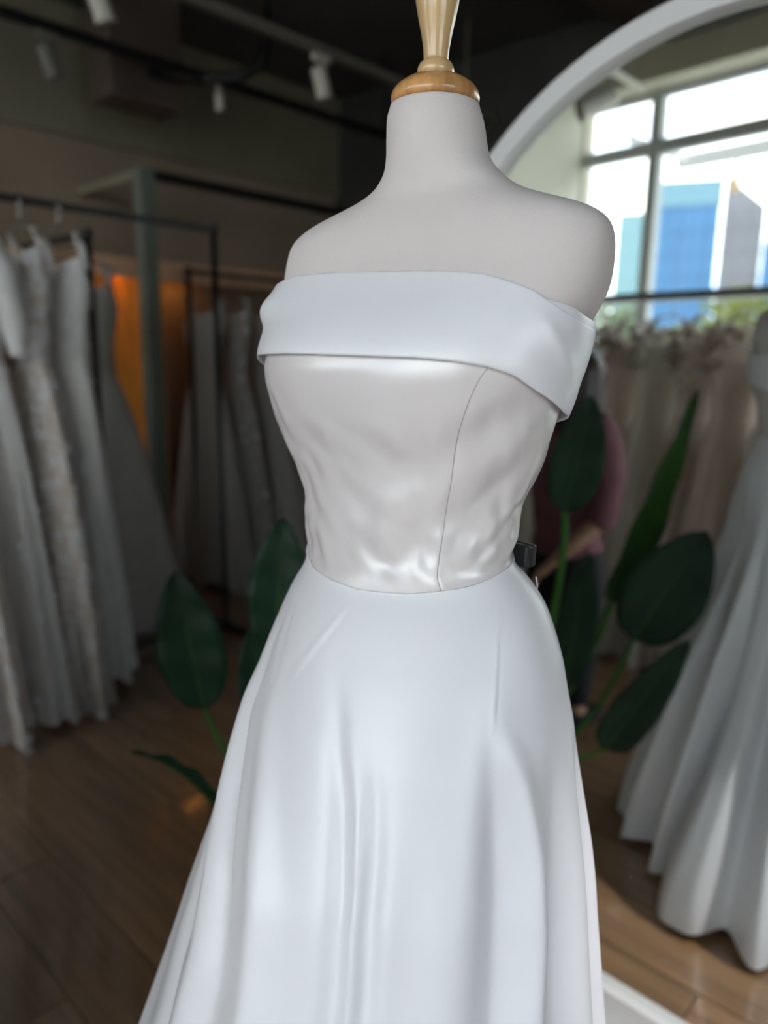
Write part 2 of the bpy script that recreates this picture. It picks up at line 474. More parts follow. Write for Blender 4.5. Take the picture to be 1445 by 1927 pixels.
# height, sideways offset, half width, front depth ratio, back depth ratio, roundness
TAB = np.array([
    (-0.0180,-0.1152,0.4068,1.020,0.706,2.00), (0.1383,-0.1096,0.3865,1.020,0.700,2.00), (0.2856,-0.0940,0.3556,1.020,0.694,2.00), (0.4247,-0.0798,0.3269,1.020,0.688,2.00),
    (0.5478,-0.0674,0.3018,1.020,0.682,2.00), (0.6591,-0.0564,0.2793,1.020,0.677,2.00), (0.7605,-0.0467,0.2590,1.020,0.672,2.00), (0.8374,-0.0402,0.2446,1.020,0.668,2.00),
    (0.9116,-0.0327,0.2290,1.020,0.664,2.00), (0.9835,-0.0274,0.2147,1.020,0.660,2.00), (1.0530,-0.0225,0.2007,0.964,0.660,2.00), (1.1203,-0.0188,0.1878,0.908,0.660,2.00),
    (1.1531,-0.0165,0.1775,0.880,0.660,2.00), (1.1855,-0.0152,0.1694,0.825,0.669,2.00), (1.2046,-0.0146,0.1627,0.793,0.675,2.00), (1.2236,-0.0143,0.1556,0.760,0.680,2.00),
    (1.2424,-0.0140,0.1474,0.723,0.673,2.00), (1.2549,-0.0142,0.1396,0.698,0.668,2.00), (1.2642,-0.0154,0.1333,0.679,0.664,2.00), (1.2734,-0.0179,0.1283,0.660,0.660,2.00),
    (1.2795,-0.0212,0.1242,0.656,0.656,2.01), (1.2857,-0.0240,0.1210,0.653,0.653,2.02), (1.2948,-0.0257,0.1198,0.647,0.647,2.03), (1.3100,-0.0260,0.1207,0.638,0.638,2.05),
    (1.3280,-0.0249,0.1232,0.627,0.627,2.08), (1.3458,-0.0237,0.1261,0.622,0.620,2.11), (1.3635,-0.0228,0.1301,0.628,0.620,2.14), (1.3811,-0.0223,0.1362,0.634,0.620,2.17),
    (1.3985,-0.0227,0.1429,0.640,0.620,2.20), (1.4157,-0.0237,0.1489,0.660,0.620,2.23), (1.4328,-0.0243,0.1544,0.680,0.620,2.27), (1.4497,-0.0237,0.1594,0.700,0.620,2.30),
    (1.4665,-0.0218,0.1635,0.717,0.620,2.34), (1.4831,-0.0190,0.1662,0.734,0.620,2.39), (1.4969,-0.0157,0.1676,0.723,0.616,2.42), (1.5105,-0.0121,0.1685,0.694,0.609,2.46),
    (1.5241,-0.0087,0.1694,0.666,0.601,2.49), (1.5375,-0.0059,0.1708,0.613,0.587,2.53), (1.5509,-0.0034,0.1726,0.555,0.570,2.57), (1.5642,-0.0013,0.1744,0.503,0.553,2.62),
    (1.5747,-0.0000,0.1755,0.470,0.540,2.65), (1.5852,0.0005,0.1759,0.437,0.527,2.68), (1.5956,0.0010,0.1758,0.413,0.512,2.68), (1.6060,0.0017,0.1750,0.400,0.495,2.65),
    (1.6137,0.0026,0.1731,0.390,0.483,2.63), (1.6204,0.0039,0.1699,0.381,0.472,2.60), (1.6255,0.0056,0.1654,0.384,0.468,2.54), (1.6306,0.0069,0.1593,0.389,0.466,2.47),
    (1.6347,0.0079,0.1518,0.393,0.464,2.41), (1.6388,0.0083,0.1422,0.397,0.462,2.35), (1.6429,0.0078,0.1303,0.409,0.469,2.29), (1.6469,0.0070,0.1173,0.443,0.506,2.24),
    (1.6509,0.0060,0.1041,0.477,0.542,2.20), (1.6550,0.0048,0.0924,0.511,0.579,2.15), (1.6590,0.0044,0.0834,0.546,0.615,2.11), (1.6630,0.0043,0.0764,0.610,0.676,2.08),
    (1.6670,0.0039,0.0706,0.679,0.740,2.06), (1.6720,0.0032,0.0654,0.764,0.820,2.03), (1.6770,0.0023,0.0603,0.850,0.900,2.00), (1.6829,0.0009,0.0559,0.910,0.945,2.00),
    (1.6894,-0.0007,0.0528,0.975,0.994,2.00), (1.6968,-0.0018,0.0507,1.050,1.050,2.00), (1.7066,-0.0029,0.0496,1.040,1.040,2.00), (1.7163,-0.0036,0.0489,1.030,1.030,2.00),
    (1.7270,-0.0049,0.0476,1.019,1.019,2.00), (1.7314,-0.0055,0.0466,1.015,1.015,2.00), (1.7347,-0.0055,0.0451,1.011,1.011,2.00), (1.7376,-0.0054,0.0438,1.008,1.008,2.00),
    (1.7405,-0.0055,0.0435,1.005,1.005,2.00),
])

_zz = np.linspace(-.02, 1.7405, 900)
_sm = []
for c in range(1, 6):
    v = np.interp(_zz, TAB[:, 0], TAB[:, c])
    h_ = 4 if c < 3 else 12
    k_ = np.exp(-np.linspace(-2, 2, 2 * h_ + 1) ** 2); k_ /= k_.sum()
    vp_ = np.pad(v, h_, mode='edge')
    _sm.append(np.convolve(vp_, k_, 'valid'))
def params(z):
    i = (z + .02) / (1.7405 + .02) * 899
    i = min(898.999, max(0, i)); a = int(i); t = i - a
    return [s[a] * (1 - t) + s[a + 1] * t for s in _sm]
def sgnp(x, p): return math.copysign(abs(x) ** p, x)
def body(th, z, off=0.0, pr=None):
    """point on the form relative to its base; off pushes outwards (metres)"""
    o, a, kf, kb, nn = pr or params(z)
    c = sgnp(cos(th), 2 / nn); s = sgnp(sin(th), 2 / nn)
    l = c * (a + off); d = s * (kf * a + off) if s > 0 else s * (kb * a + off)
    p = Rv * o + Lv * l + Fr * d
    return Vector((p.x, p.y, z))
def tabf(pairs):
    xs = [p[0] for p in pairs]; ys = [p[1] for p in pairs]
    return lambda x: float(np.interp(x, xs, ys))
ctop = tabf([(-90, 1.508), (-50, 1.512), (-8, 1.522), (10, 1.528), (24, 1.536), (39, 1.548), (45, 1.554), (56, 1.562), (68, 1.570), (80, 1.573), (91, 1.575), (106, 1.577), (130, 1.577), (150, 1.571), (170, 1.555), (190, 1.535), (230, 1.512), (270, 1.508)])
cbot = tabf([(-90, 1.415), (-50, 1.425), (0, 1.447), (25, 1.470), (38, 1.484), (49, 1.491), (60, 1.495), (74, 1.498), (102, 1.500), (117, 1.500), (148, 1.498), (165, 1.488), (185, 1.465), (210, 1.440), (270, 1.415)])
seamz = tabf([(-90, 1.296), (-40, 1.294), (-2, 1.290), (20, 1.284), (43, 1.276), (58, 1.272), (71, 1.268), (82, 1.266), (97, 1.264), (114, 1.266), (133, 1.270), (144, 1.276), (170, 1.286), (210, 1.294), (270, 1.296)])

seamth = tabf([(1.26, 57.5), (1.272, 57), (1.30, 54), (1.33, 54), (1.366, 55), (1.398, 55), (1.414, 54.3), (1.44, 53.3), (1.464, 51.8), (1.482, 49.8), (1.492, 48), (1.51, 44), (1.56, 40)])
form = empty('dress_form', tuple(AX), 0, 'off-white linen dress form with wooden neck cap and handle', 'dress form')
NT = 200
def shell(zfun0, zfun1, rows, off, NT=NT, ease=None):
    vs, fs = [], []
    for j in range(rows + 1):
        v = j / rows
        for i in range(NT):
            d = -90 + 360 * i / NT
            th = radians(d)
            z0, z1 = zfun0(d), zfun1(d)
            z = z0 + (z1 - z0) * (ease(v) if ease else v)
            vs.append(body(th, z, off(d, z, v)))
    for j in range(rows):
        for i in range(NT):
            fs.append((j * NT + i, j * NT + (i + 1) % NT, (j + 1) * NT + (i + 1) % NT, (j + 1) * NT + i))
    return vs, fs
def toff(d, z, v):
    return -.0055 * smoothstep(1.565, 1.52, z) * (1 if z < 1.6 else 0) - .05 * smoothstep(1.26, 1.12, z)
vs, fs = shell(lambda d: 1.02, lambda d: 1.7395, 230, toff)
n0 = len(vs)
fs.append(tuple(reversed(range(NT)))); 
top = [vs[230 * NT + i] for i in range(NT)]
cen = sum(top, Vector()) / NT
vs += [cen + (p - cen) * .96 + Vector((0, 0, .0008)) for p in top]
for i in range(NT): fs.append((230 * NT + i, 230 * NT + (i + 1) % NT, n0 + (i + 1) % NT, n0 + i))
fs.append(tuple(range(n0, n0 + NT)))
obj('torso', vs, fs, M['linen'], form)
# wooden neck cap and handle
NC = (cen.x, cen.y, 1.741)
m = MB(); m.lathe([(.0405, 0), (.0432, .002), (.0437, .006), (.0425, .011), (.0385, .016), (.0320, .0205), (.026, .0235), (.0185, .025), (.012, .0255)], 64, NC)
cap = m.build('neck_cap', M['beech'], form, smooth=True)
m = MB(); m.lathe([(.0145, .024), (.0172, .0262), (.0182, .030), (.0178, .0335), (.0160, .037), (.0130, .0393), (.010, .040)], 48, NC)
m.build('neck_ring', M['beech_pale'], cap, smooth=True)
m = MB(); m.lathe([(.0120, .038), (.0122, .042), (.0128, .050), (.0148, .062), (.0176, .074), (.0206, .088), (.0228, .102), (.0242, .118), (.0240, .134), (.0215, .152), (.0165, .168), (.009, .178), (.002, .181)], 48, NC)
m.build('handle', M['beech_pale'], cap, smooth=True)
tubeobj('stand_pole', [(0, 0, .02), (0, 0, 1.03)], .018, M['black'], form)
m = MB(); m.lathe([(.16, 0), (.16, .012), (.14, .02), (.03, .03)], 40); m.build('stand_base', M['black'], form, smooth=False)

# ------------------------------------------------------------------ the white satin gown on the form
gown = empty('wedding_gown', tuple(AX), 0, 'strapless white satin wedding gown with folded collar on the dress form', 'wedding dress')
def wrinkle(d, z):
    """soft pulls in the bodice satin"""
    t = radians(d)
    n1 = noise.noise(Vector((t * 2.2 + z * 9, z * 16, 3.1)))
    n2 = noise.noise(Vector((t * 5.0 - z * 14, z * 30 + t * 1.2, 8.4)))
    w = smoothstep(1.485, 1.43, z)
    low = smoothstep(1.40, 1.30, z)
    r = .0046 * n1 * w + .0036 * n2 * w * (.8 + .4 * low)
    # pulls running down from the side of the waist
    side = math.exp(-((d - 20) / 24) ** 2) + .6 * math.exp(-((d - 142) / 16) ** 2)
    r += .0016 * side * low * sin(z * 180 + d * .26 + 1.5 * n1) * smoothstep(1.28, 1.30, z)
    # faint diagonal crease below the bust
    cx = (z - 1.44) * 60 + (d - 100) * .35
    r += .0012 * math.exp(-cx * cx) * smoothstep(1.40, 1.42, z) * smoothstep(1.475, 1.45, z) * math.exp(-((d - 98) / 14) ** 2)
    zs = seamz((d + 90) % 360 - 90)
    return r * smoothstep(zs, zs + .028, z)
def boff(d, z, v):
    g = 0
    for sd, ww in ((seamth(z), .9), (139, .9), (-50, .9), (-128, .9)):
        g -= .0003 * math.exp(-((d - sd) / ww) ** 2)
    return .0005 + wrinkle(d, z) + g
vs, fs = shell(lambda d: seamz(d) - .001, lambda d: cbot(d) + .045, 90, boff, 480)
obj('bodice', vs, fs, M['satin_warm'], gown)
def seamline(name, f, r, mt, off, parent, z0, z1, nseg=60):
    pts = []
    for i in range(nseg + 1):
        z = z0 + (z1 - z0) * i / nseg
        pts.append(body(radians(f(z)), z, off + boff(f(z), z, 0) + .0001))
    return tubeobj(name, pts, r, mt, parent, n=6)
seamline('princess_seam', lambda z: seamth(z), .00045, M['seam'], .0001, gown, 1.272, 1.50)
seamline('princess_seam', lambda z: 139, .0003, M['seam'], .0, gown, 1.272, 1.51)
seamline('princess_seam', lambda z: -50, .0003, M['seam'], .0, gown, 1.295, 1.43)
seamline('princess_seam', lambda z: -128, .0003, M['seam'], .0, gown, 1.295, 1.43)
# waist piping
pts = [body(radians(-90 + 360 * i / 160), seamz(-90 + 360 * i / 160), .0016) for i in range(161)]
tubeobj('waist_piping', pts, .0011, M['satin_cool'], gown, n=8)
# folded collar: outer face, rolled top edge, inner face with a gap at the lower edge
def coff(d, v):
    left = math.exp(-((d - 158) / 20) ** 2)
    right = math.exp(-((d - 0) / 22) ** 2)
    r = .0035 + .0035 * smoothstep(.5, 0, v) + .0025 * sin(pi * v)
    r += left * (.004 + .010 * math.exp(-((v - .72) / .2) ** 2))
    r += right * (.004 * (1 - v))
    t = radians(d)
    r += .0011 * noise.noise(Vector((t * 2.0, v * 1.6, 5.5))) * (1 - .3 * v)
    r += .0022 * math.exp(-((v - .62 - (d - 22) * .012) / .13) ** 2) * math.exp(-((d - 18) / 18) ** 2)
    return r
NTc = 320; rows = 26
prof = []
vs, fs = [], []
ring = []
for j in range(rows + 1): ring.append(('o', j / rows))
for j in range(1, 6): ring.append(('t', j / 6))
for j in range(rows + 1): ring.append(('i', 1 - j / rows))
for kind, v in ring:
    for i in range(NTc):
        d = -90 + 360 * i / NTc; th = radians(d)
        zt, zb = ctop(d), cbot(d)
        if kind == 'o':
            z = zb + (zt - zb) * v; of = coff(d, v)
        elif kind == 't':
            a = pi * v; z = zt + .0022 * sin(a); of = coff(d, 1) - .0014 * (1 - cos(a))
        else:
            z = zb + (zt - zb) * v; of = coff(d, v) - .0016 - .0012 * smoothstep(.15, 1, v)
            of = max(of, .0012) if z > zb + .01 else of
        vs.append(body(th, z, of))
NR = len(ring)
for j in range(NR):
    for i in range(NTc):
        a, b = j, (j + 1) % NR
        fs.append((a * NTc + i, a * NTc + (i + 1) % NTc, b * NTc + (i + 1) % NTc, b * NTc + i))
obj('collar', vs, fs, M['satin_cool'], gown)
# narrow lining that shows above the collar at the side
vs, fs = [], []
for j, dz in enumerate((-.02, .004, .0055)):
    for i in range(41):
        d = -40 + 85 * i / 40
        e = smoothstep(45, 20, d) * smoothstep(-40, -15, d)
        vs.append(body(radians(d), ctop(d) + dz * (.1 + e * 1.6 if dz > 0 else 1), .0018 if j < 2 else .0006))
for j in range(2):
    for i in range(40): fs.append((j * 41 + i, j * 41 + i + 1, (j + 1) * 41 + i + 1, (j + 1) * 41 + i))
obj('collar_lining', vs, fs, M['satin_cool'], gown)
# skirt with folds: (height, angle) paths, depth, width in degrees
def path(p):
    p = sorted(p); return tabf(p)
folds = [
    (path([(1.218, 100), (1.178, 92), (1.09, 82), (1.006, 76), (.92, 74), (.3, 71), (0, 70)]), -.0085, 3.4, 1.215),
    (path([(1.178, 86), (1.09, 77), (1.006, 72.5), (.92, 70.5), (0, 67)]), .004, 2.6, 1.19),
    (path([(1.162, 76), (1.098, 72), (1.05, 70), (.926, 67), (.3, 64), (0, 63)]), -.0085, 3.0, 1.165),
    (path([(1.17, 124), (1.13, 117), (1.06, 108), (.98, 99), (.88, 95), (.3, 91), (0, 90)]), .0095, 5.5, 1.19),
    (path([(1.25, 142), (1.218, 139), (1.114, 136), (1.034, 125), (.97, 115), (.88, 108), (.3, 103), (0, 102)]), -.0085, 3.6, 1.24),
    (path([(1.25, 150), (1.114, 144), (1.034, 133), (.97, 124), (.88, 118), (0, 113)]), .007, 4.5, 1.22),
    (path([(1.18, 160), (1.0, 146), (.88, 132), (0, 124)]), -.009, 4.5, 1.16),
    (path([(1.17, 38), (1.138, 32), (1.098, 27), (1.034, 24), (.958, 24), (.886, 26), (.3, 26), (0, 26)]), .013, 4.2, 1.168),
    (path([(1.166, 40), (1.134, 39), (1.09, 37.5), (1.0, 35), (.88, 36), (0, 36)]), -.009, 4.2, 1.166),
    (path([(1.2, 50), (1.0, 47), (.88, 48), (0, 47)]), .006, 7.0, 1.15),
    (path([(1.1, 14), (0, 14)]), -.012, 5.0, 1.13),
    (path([(1.1, 3), (0, 4)]), .008, 5.5, 1.14),
    (path([(1.1, -8), (0, -8)]), -.010, 5.0, 1.12),
    (path([(1.1, -19), (0, -20)]), .012, 6.0, 1.12),
    (path([(1.1, 170), (0, 140)]), .010, 6.0, 1.15),
    (path([(1.1, 182), (0, 153)]), -.012, 6.0, 1.15),
    (path([(1.1, 59), (0, 56)]), -.003, 5.0, 1.05),
]
def skirt_off(d, z):
    r = 0
    g = smoothstep(1.24, .55, z)
    for f, a, w, z0 in folds:
        dd = (d - f(z) + 180) % 360 - 180
        if abs(dd) < 4 * w:
            r += 1.25 * a * math.exp(-(dd / w) ** 2) * smoothstep(z0 + .015, z0 - .20, z) * (1 + 2.4 * smoothstep(.95, .0, z))
    back = smoothstep(-28, -45, d) + smoothstep(192, 210, d)
    if back > 0:
        r += back * g * .030 * (sin(radians(d) * 17) + .4 * sin(radians(d) * 29 + 1)) * (.35 + smoothstep(1.2, .2, z))
    # small dart crease on the hip, and two faint pulls
    if 1.16 < z < 1.268:
        c = float(np.interp(z, [1.16, 1.198, 1.234, 1.262], [37.2, 36, 33.5, 27]))
        dd = d - c
        r += (-.0003 * math.exp(-(dd / .6) ** 2) + .0006 * math.exp(-((dd - 1.6) / 1.4) ** 2)) * smoothstep(1.268, 1.24, z)
        c2 = float(np.interp(z, [1.17, 1.25], [112, 97])); dd = d - c2
        r += (-.0010 * math.exp(-(dd / .8) ** 2) + .0010 * math.exp(-((dd - 2.0) / 1.4) ** 2)) * smoothstep(1.255, 1.23, z) * smoothstep(1.165, 1.19, z)
        c3 = 128; dd = d - c3 - (z - 1.2) * 160
        r += -.0012 * math.exp(-(dd / 1.6) ** 2) * smoothstep(1.255, 1.22, z)
    r -= .045 * math.exp(-(((d % 360) - 222) / 30) ** 2) * smoothstep(1.22, 1.0, z)
    r += .16 * math.exp(-((d + 75) / 45) ** 2) * smoothstep(.75, 0, z) ** 1.5
    r += .0014 * noise.noise(Vector((radians(d) * 3, z * 6, 1.7))) * smoothstep(1.26, 1.2, z)
    return r
NS = 720; rows = 110
vs, fs = [], []
for j in range(rows + 1):
    v = j / rows
    e = v ** 1.25
    for i in range(NS):
        d = -90 + 360 * i / NS
        z0 = seamz(d) + .0008; z1 = .018 + .010 * sin(radians(d) * 9)
        z = z0 + (z1 - z0) * e
        vs.append(body(radians(d), z, .0016 + skirt_off(d, z)))
for j in range(rows):
    for i in range(NS):
        fs.append((j * NS + i, (j + 1) * NS + i, (j + 1) * NS + (i + 1) % NS, j * NS + (i + 1) % NS))
obj('skirt', vs, fs, M['satin_cool'], gown)
# small fastening loop at the back opening
p0 = body(radians(-14), 1.262, .002)
tubeobj('hook_loop', [p0 + Vector((0, 0, .012)), p0 + Lv * .002 + Vector((0, 0, .004)), p0 + Lv * .002 + Vector((0, 0, -.002)), p0 - Lv * .002 + Vector((0, 0, -.007))], .0006, M['satin_cool'], gown, n=6)

# black clamp that takes in the gown at the back of the waist
cl = empty('clamp', tuple(AX + body(radians(-30), 1.292, .010)), atan2(Lv.y, Lv.x) - .3, 'black plastic spring clamp pinching the gown at the back waist', 'clamp')
for sgn in (-1, 1):
    boxobj('jaw', (-.012, sgn * .0045 - .0042, -.013), (.020, sgn * .0045 + .0042, .012), M['black'], cl, bevel=.003)
tubeobj('pivot', [(.0, -.009, 0), (.0, .009, 0)], .003, M['metal'], cl)

# ------------------------------------------------------------------ garment racks
def rack(name, loc, rz, L, H, label, foot=.32, base=True, mt=None):
    mt = mt or M['black']
    t = empty(name, loc, rz, label, 'garment rack')       # local y runs along the rail, origin at the near end on the floor
    r = .017
    tubeobj('rail', [(0, 0, H), (0, L, H)], r, mt, t)
    for yy in (0, L):
        tubeobj('post', [(0, yy, .02), (0, yy, H)], r, mt, t)
        m = MB(); m.lathe([(.001, -.026), (.02, -.024), (.026, -.01), (.026, .01), (.02, .024), (.001, .026)], 14, (0, yy, H)); m.build('corner_fitting', mt, t, smooth=True)
        tubeobj('foot', [(-foot, yy, .02), (foot, yy, .02)], .02, mt, t)
    if base: tubeobj('base_rail', [(0, 0, .05), (0, L, .05)], r, mt, t)
    return t
rack('garment_rack', (-3.306, -.35, 0), 0, 2.62, 2.10, 'tall black pipe rack holding the lace gowns')
rack('garment_rack', (-3.62, 1.77, 0), pi / 2, 1.05, 2.05, 'black pipe rack end frame standing behind the lace gowns')
rack('garment_rack', (-4.10, 2.62, 0), 0, 1.75, 1.98, 'low dark rack of grey gowns against the back of the room')
RK = Vector((-.55, -.958, 0))
rack('garment_rack', tuple(RK), pi / 2 + WROT, 1.95, 1.82, 'rack of gowns in front of the windows, seen in the mirror')

# ------------------------------------------------------------------ hanging gowns
def hung_gown(loc, rz, label, group, mt, L=1.75, W=.40, dp=.14, waist=.13, bust=.19, pleats=11, amp=.16, bod=.40, lace=0, puff=0, trainx=0, seed=0, sleeve=0, mt2=None, ruffle=0):
    """hangs from loc (a point on the rail); local x = width of the gown"""
    rnd = random.Random(seed)
    t = empty('hanging_gown', loc, rz, label, 'wedding dress', group)
    hg = MB()
    hg.tube([(0, 0, -.10), (0, 0, -.05), (.012, 0, -.02), (.016, 0, .006), (.006, 0, .024), (-.010, 0, .022), (-.020, 0, .006)], .0022, 6)
    hk = hg.build('hanger_hook', M['metal'], t, smooth=True)
    tubeobj('hanger', [(-.20, 0, -.165), (-.10, 0, -.115), (0, 0, -.10), (.10, 0, -.115), (.20, 0, -.165)], .005, M['pipe'], t, n=8)
    zt = -.24
    for s in (-1, 1):
        tubeobj('strap', [(s * .13, 0, -.120), (s * .145, .02, -.17), (s * .15, .03, zt - .03)], [.012, .014, .018], mt, t, n=8)
    N = 72
    def grid(zfun, rows, wfun, dfun, pfun, name, mt):
        vs, fs = [], []
        for j in range(rows + 1):
            v = j / rows
            for i in range(N):
                a = 2 * pi * i / N
                k = 1 + pfun(v, a)
                vs.append((wfun(v) * cos(a) * k + trainx * max(0, cos(a)) * v * v * (1 if name == 'skirt' else 0), dfun(v) * sin(a) * k, zfun(v, a)))
        for j in range(rows):
            for i in range(N): fs.append((j * N + i, (j + 1) * N + i, (j + 1) * N + (i + 1) % N, j * N + (i + 1) % N))
        return vs, obj(name, vs, fs, mt, t)
    vb, _ = grid(lambda v, a: zt - bod * v + .05 * (1 - v) * (abs(cos(a)) - .6), 14,
         lambda v: np.interp(v, [0, .25, .6, 1], [bust * .85, bust, bust * .85, waist]),
         lambda v: np.interp(v, [0, .25, .6, 1], [.045, .075, .06, .055]),
         lambda v, a: .04 * noise.noise(Vector((a * 1.5, v * 3, seed))), 'bodice', mt2 or mt)
    ph = rnd.random() * 6
    def wf(v): return waist + (W - waist) * (v ** .72) + puff * sin(pi * min(1, v * 1.15)) * .5
    def df(v): return .055 + (dp - .055) * v ** .8
    def pf(v, a): return amp * (v ** .7) * (sin(a * pleats + ph + .7 * sin(2 * a)) * .6 + .5 * noise.noise(Vector((a * 2.2, v * .8, seed + 4))))
    vk, _ = grid(lambda v, a: zt - bod - (L - bod) * v - .02 * v * sin(a * 5 + ph), 30, wf, df, pf, 'skirt', mt)
    if lace:
        m = MB()
        for q in range(lace):
            src = vb if rnd.random() < .35 else vk
            i = rnd.randrange(len(src))
            if src is vk and rnd.random() < .5: i = max(i, rnd.randrange(len(vk)))
            p = Vector(src[i]); nrm = Vector((p.x * .35, p.y * 1.6, 0)).normalized()
            a = nrm.cross(Vector((0, 0, 1))).normalized(); b = Vector((0, 0, 1))
            r = rnd.uniform(.012, .034); th0 = rnd.random() * 6
            ring = [p + nrm * .004 + (a * cos(th0 + k * pi / 4) + b * sin(th0 + k * pi / 4)) * r * (1 if k % 2 == 0 else .55) for k in range(8)]
            m.add([p + nrm * .010] + ring, [(0, k + 1, (k + 1) % 8 + 1) for k in range(8)])
        o = m.build('lace_motifs', G_LACEW, t); o['kind'] = 'stuff'
    if ruffle:
        m = MB()
        for q in range(60):
            a = rnd.random() * 2 * pi; p = Vector((bust * 1.02 * cos(a), .085 * sin(a), zt + rnd.uniform(-.14, .07)))
            r = rnd.uniform(.03, .06)
            ring = [p + Vector((cos(k * pi / 3) * r, sin(k * pi / 3) * r * .7, rnd.uniform(-.02, .02))) for k in range(6)]
            m.add([p + Vector((0, 0, .03))] + ring, [(0, k + 1, (k + 1) % 6 + 1) for k in range(6)])
        o = m.build('ruffle', mt, t); o['kind'] = 'stuff'
    if sleeve:
        for s in (-1, 1):
            tubeobj('sleeve', [(s * .15, 0, -.19), (s * .20, .03, -.30), (s * .215, .04, -.50), (s * .20, .05, -.62)], [.035, .055, .05, .03], mt2 or mt, t, n=12)
    return t
g = 'lace gowns on the tall black rack'
hung_gown((-3.306, .96, 2.10), 0, 'ivory lace gown at the open end of the tall black rack', g, G_LACE, L=1.84, W=.52, dp=.13, lace=260, seed=1, pleats=9)
hung_gown((-3.306, 1.14, 2.10), .05, 'white gown with long narrow sleeves on the tall black rack', g, G_WHITE, L=1.84, W=.50, dp=.12, lace=160, seed=2, sleeve=1, pleats=8)
hung_gown((-3.306, 1.33, 2.10), -.05, 'white lace gown with nude lining and scalloped hem on the tall rack', g, G_LACE, L=1.92, W=.50, dp=.14, lace=520, seed=3, pleats=7, puff=.08)
hung_gown((-3.306, 1.49, 2.10), .04, 'pale gown with white beaded bodice on the tall rack, beside the rack end frame', g, G_WHITE, L=1.80, W=.34, dp=.12, lace=160, seed=4, pleats=9)
g = 'gowns on the rack behind the lace gowns'
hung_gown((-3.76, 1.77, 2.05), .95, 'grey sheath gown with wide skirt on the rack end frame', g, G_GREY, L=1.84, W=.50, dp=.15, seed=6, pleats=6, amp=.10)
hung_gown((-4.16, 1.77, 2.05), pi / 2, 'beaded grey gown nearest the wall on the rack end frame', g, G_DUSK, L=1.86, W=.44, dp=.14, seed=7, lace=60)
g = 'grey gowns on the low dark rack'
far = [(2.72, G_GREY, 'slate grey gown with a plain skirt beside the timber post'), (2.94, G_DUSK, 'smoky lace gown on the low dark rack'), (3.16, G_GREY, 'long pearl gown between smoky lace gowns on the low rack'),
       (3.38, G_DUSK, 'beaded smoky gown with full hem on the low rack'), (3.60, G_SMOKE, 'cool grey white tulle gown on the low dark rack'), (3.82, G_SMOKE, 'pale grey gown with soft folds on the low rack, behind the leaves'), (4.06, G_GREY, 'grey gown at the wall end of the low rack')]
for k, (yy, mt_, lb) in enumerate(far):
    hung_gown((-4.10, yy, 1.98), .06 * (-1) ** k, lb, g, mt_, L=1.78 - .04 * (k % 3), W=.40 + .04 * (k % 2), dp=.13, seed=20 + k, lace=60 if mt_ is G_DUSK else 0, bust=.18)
g = 'gowns on the rack by the windows'
rk = [(G_WHITE, 'white ball gown at the end of the window rack beside the dress'), (G_IVORY, 'ivory tulle gown with gathered neckline on the window rack'), (G_BLUSH, 'blush pink gown on the window rack'),
      (G_CHAMP, 'champagne lace gown with ruffled top on the window rack'), (G_IVORY, 'plain ivory satin gown on the window rack'), (G_BLUSH, 'dusty blush tulle gown next to the woman'),
      (G_WHITE, 'soft white chiffon gown on the window rack behind the woman'), (G_IVORY, 'cream layered gown on the window rack by the pale wall'), (G_CHAMP, 'beige lace gown against the pale wall pier')]
for k, (mt_, lb) in enumerate(rk):
    s = .30 + .19 * k
    p = RK + Vector((-cos(WROT), -sin(WROT), 0)) * s
    hung_gown((p.x, p.y, 1.82), pi / 2 + WROT + .05 * (-1) ** k, lb, g, mt_, L=1.60, W=.42 + .05 * (k % 2), dp=.17, seed=40 + k, lace=50 if k in (3, 8) else 0, bust=.29, waist=.24, bod=.36, puff=.05, ruffle=1)

# ------------------------------------------------------------------ timber shelf with a warm strip light
sh = empty('timber_shelf', (-4.55, 2.5, 0), 0, 'orange lit timber shelving along the olive wall behind the gowns', 'shelf')
boxobj('top_board', (-.22, -1.4, 1.985), (.17, 1.7, 2.06), M['wood_tan'], sh, bevel=.004)
for yy in (-1.38, -.02, 1.56):
    boxobj('upright', (-.20, yy - .02, 0), (.16, yy + .13, 1.985), M['wood_orange'], sh, bevel=.004)
boxobj('fascia', (.15, -1.4, 1.94), (.17, 1.7, 1.985), M['wood_tan'], sh)
boxobj('shelf_board', (-.20, -1.3, .35), (.15, 1.6, .39), M['wood_tan'], sh)
me_ = bpy.data.materials.new('warm_led'); me_.use_nodes = True
eb = me_.node_tree.nodes['Principled BSDF']; eb.inputs['Emission Color'].default_value = (1, .42, .08, 1); eb.inputs['Emission Strength'].default_value = 4
boxobj('led_strip', (-.12, -.45, 1.975), (-.10, .55, 1.984), me_, sh)

# steel frame of a fitting cubicle
cb = empty('cubicle_frame', (-4.0, 2.30, 0), 0, 'grey green steel frame of a fitting cubicle by the wall', 'frame')
boxobj('post', (-.045, -.045, 0), (.045, .045, 2.49), mat('grey_green_steel', (.16, .175, .15), .5), cb, bevel=.004)
boxobj('rail', (-.02, .045, 2.44), (.02, 2.15, 2.49), M['black'], cb)
boxobj('rail', (-.79, -.02, 2.44), (-.045, .02, 2.49), M['wall'], cb)

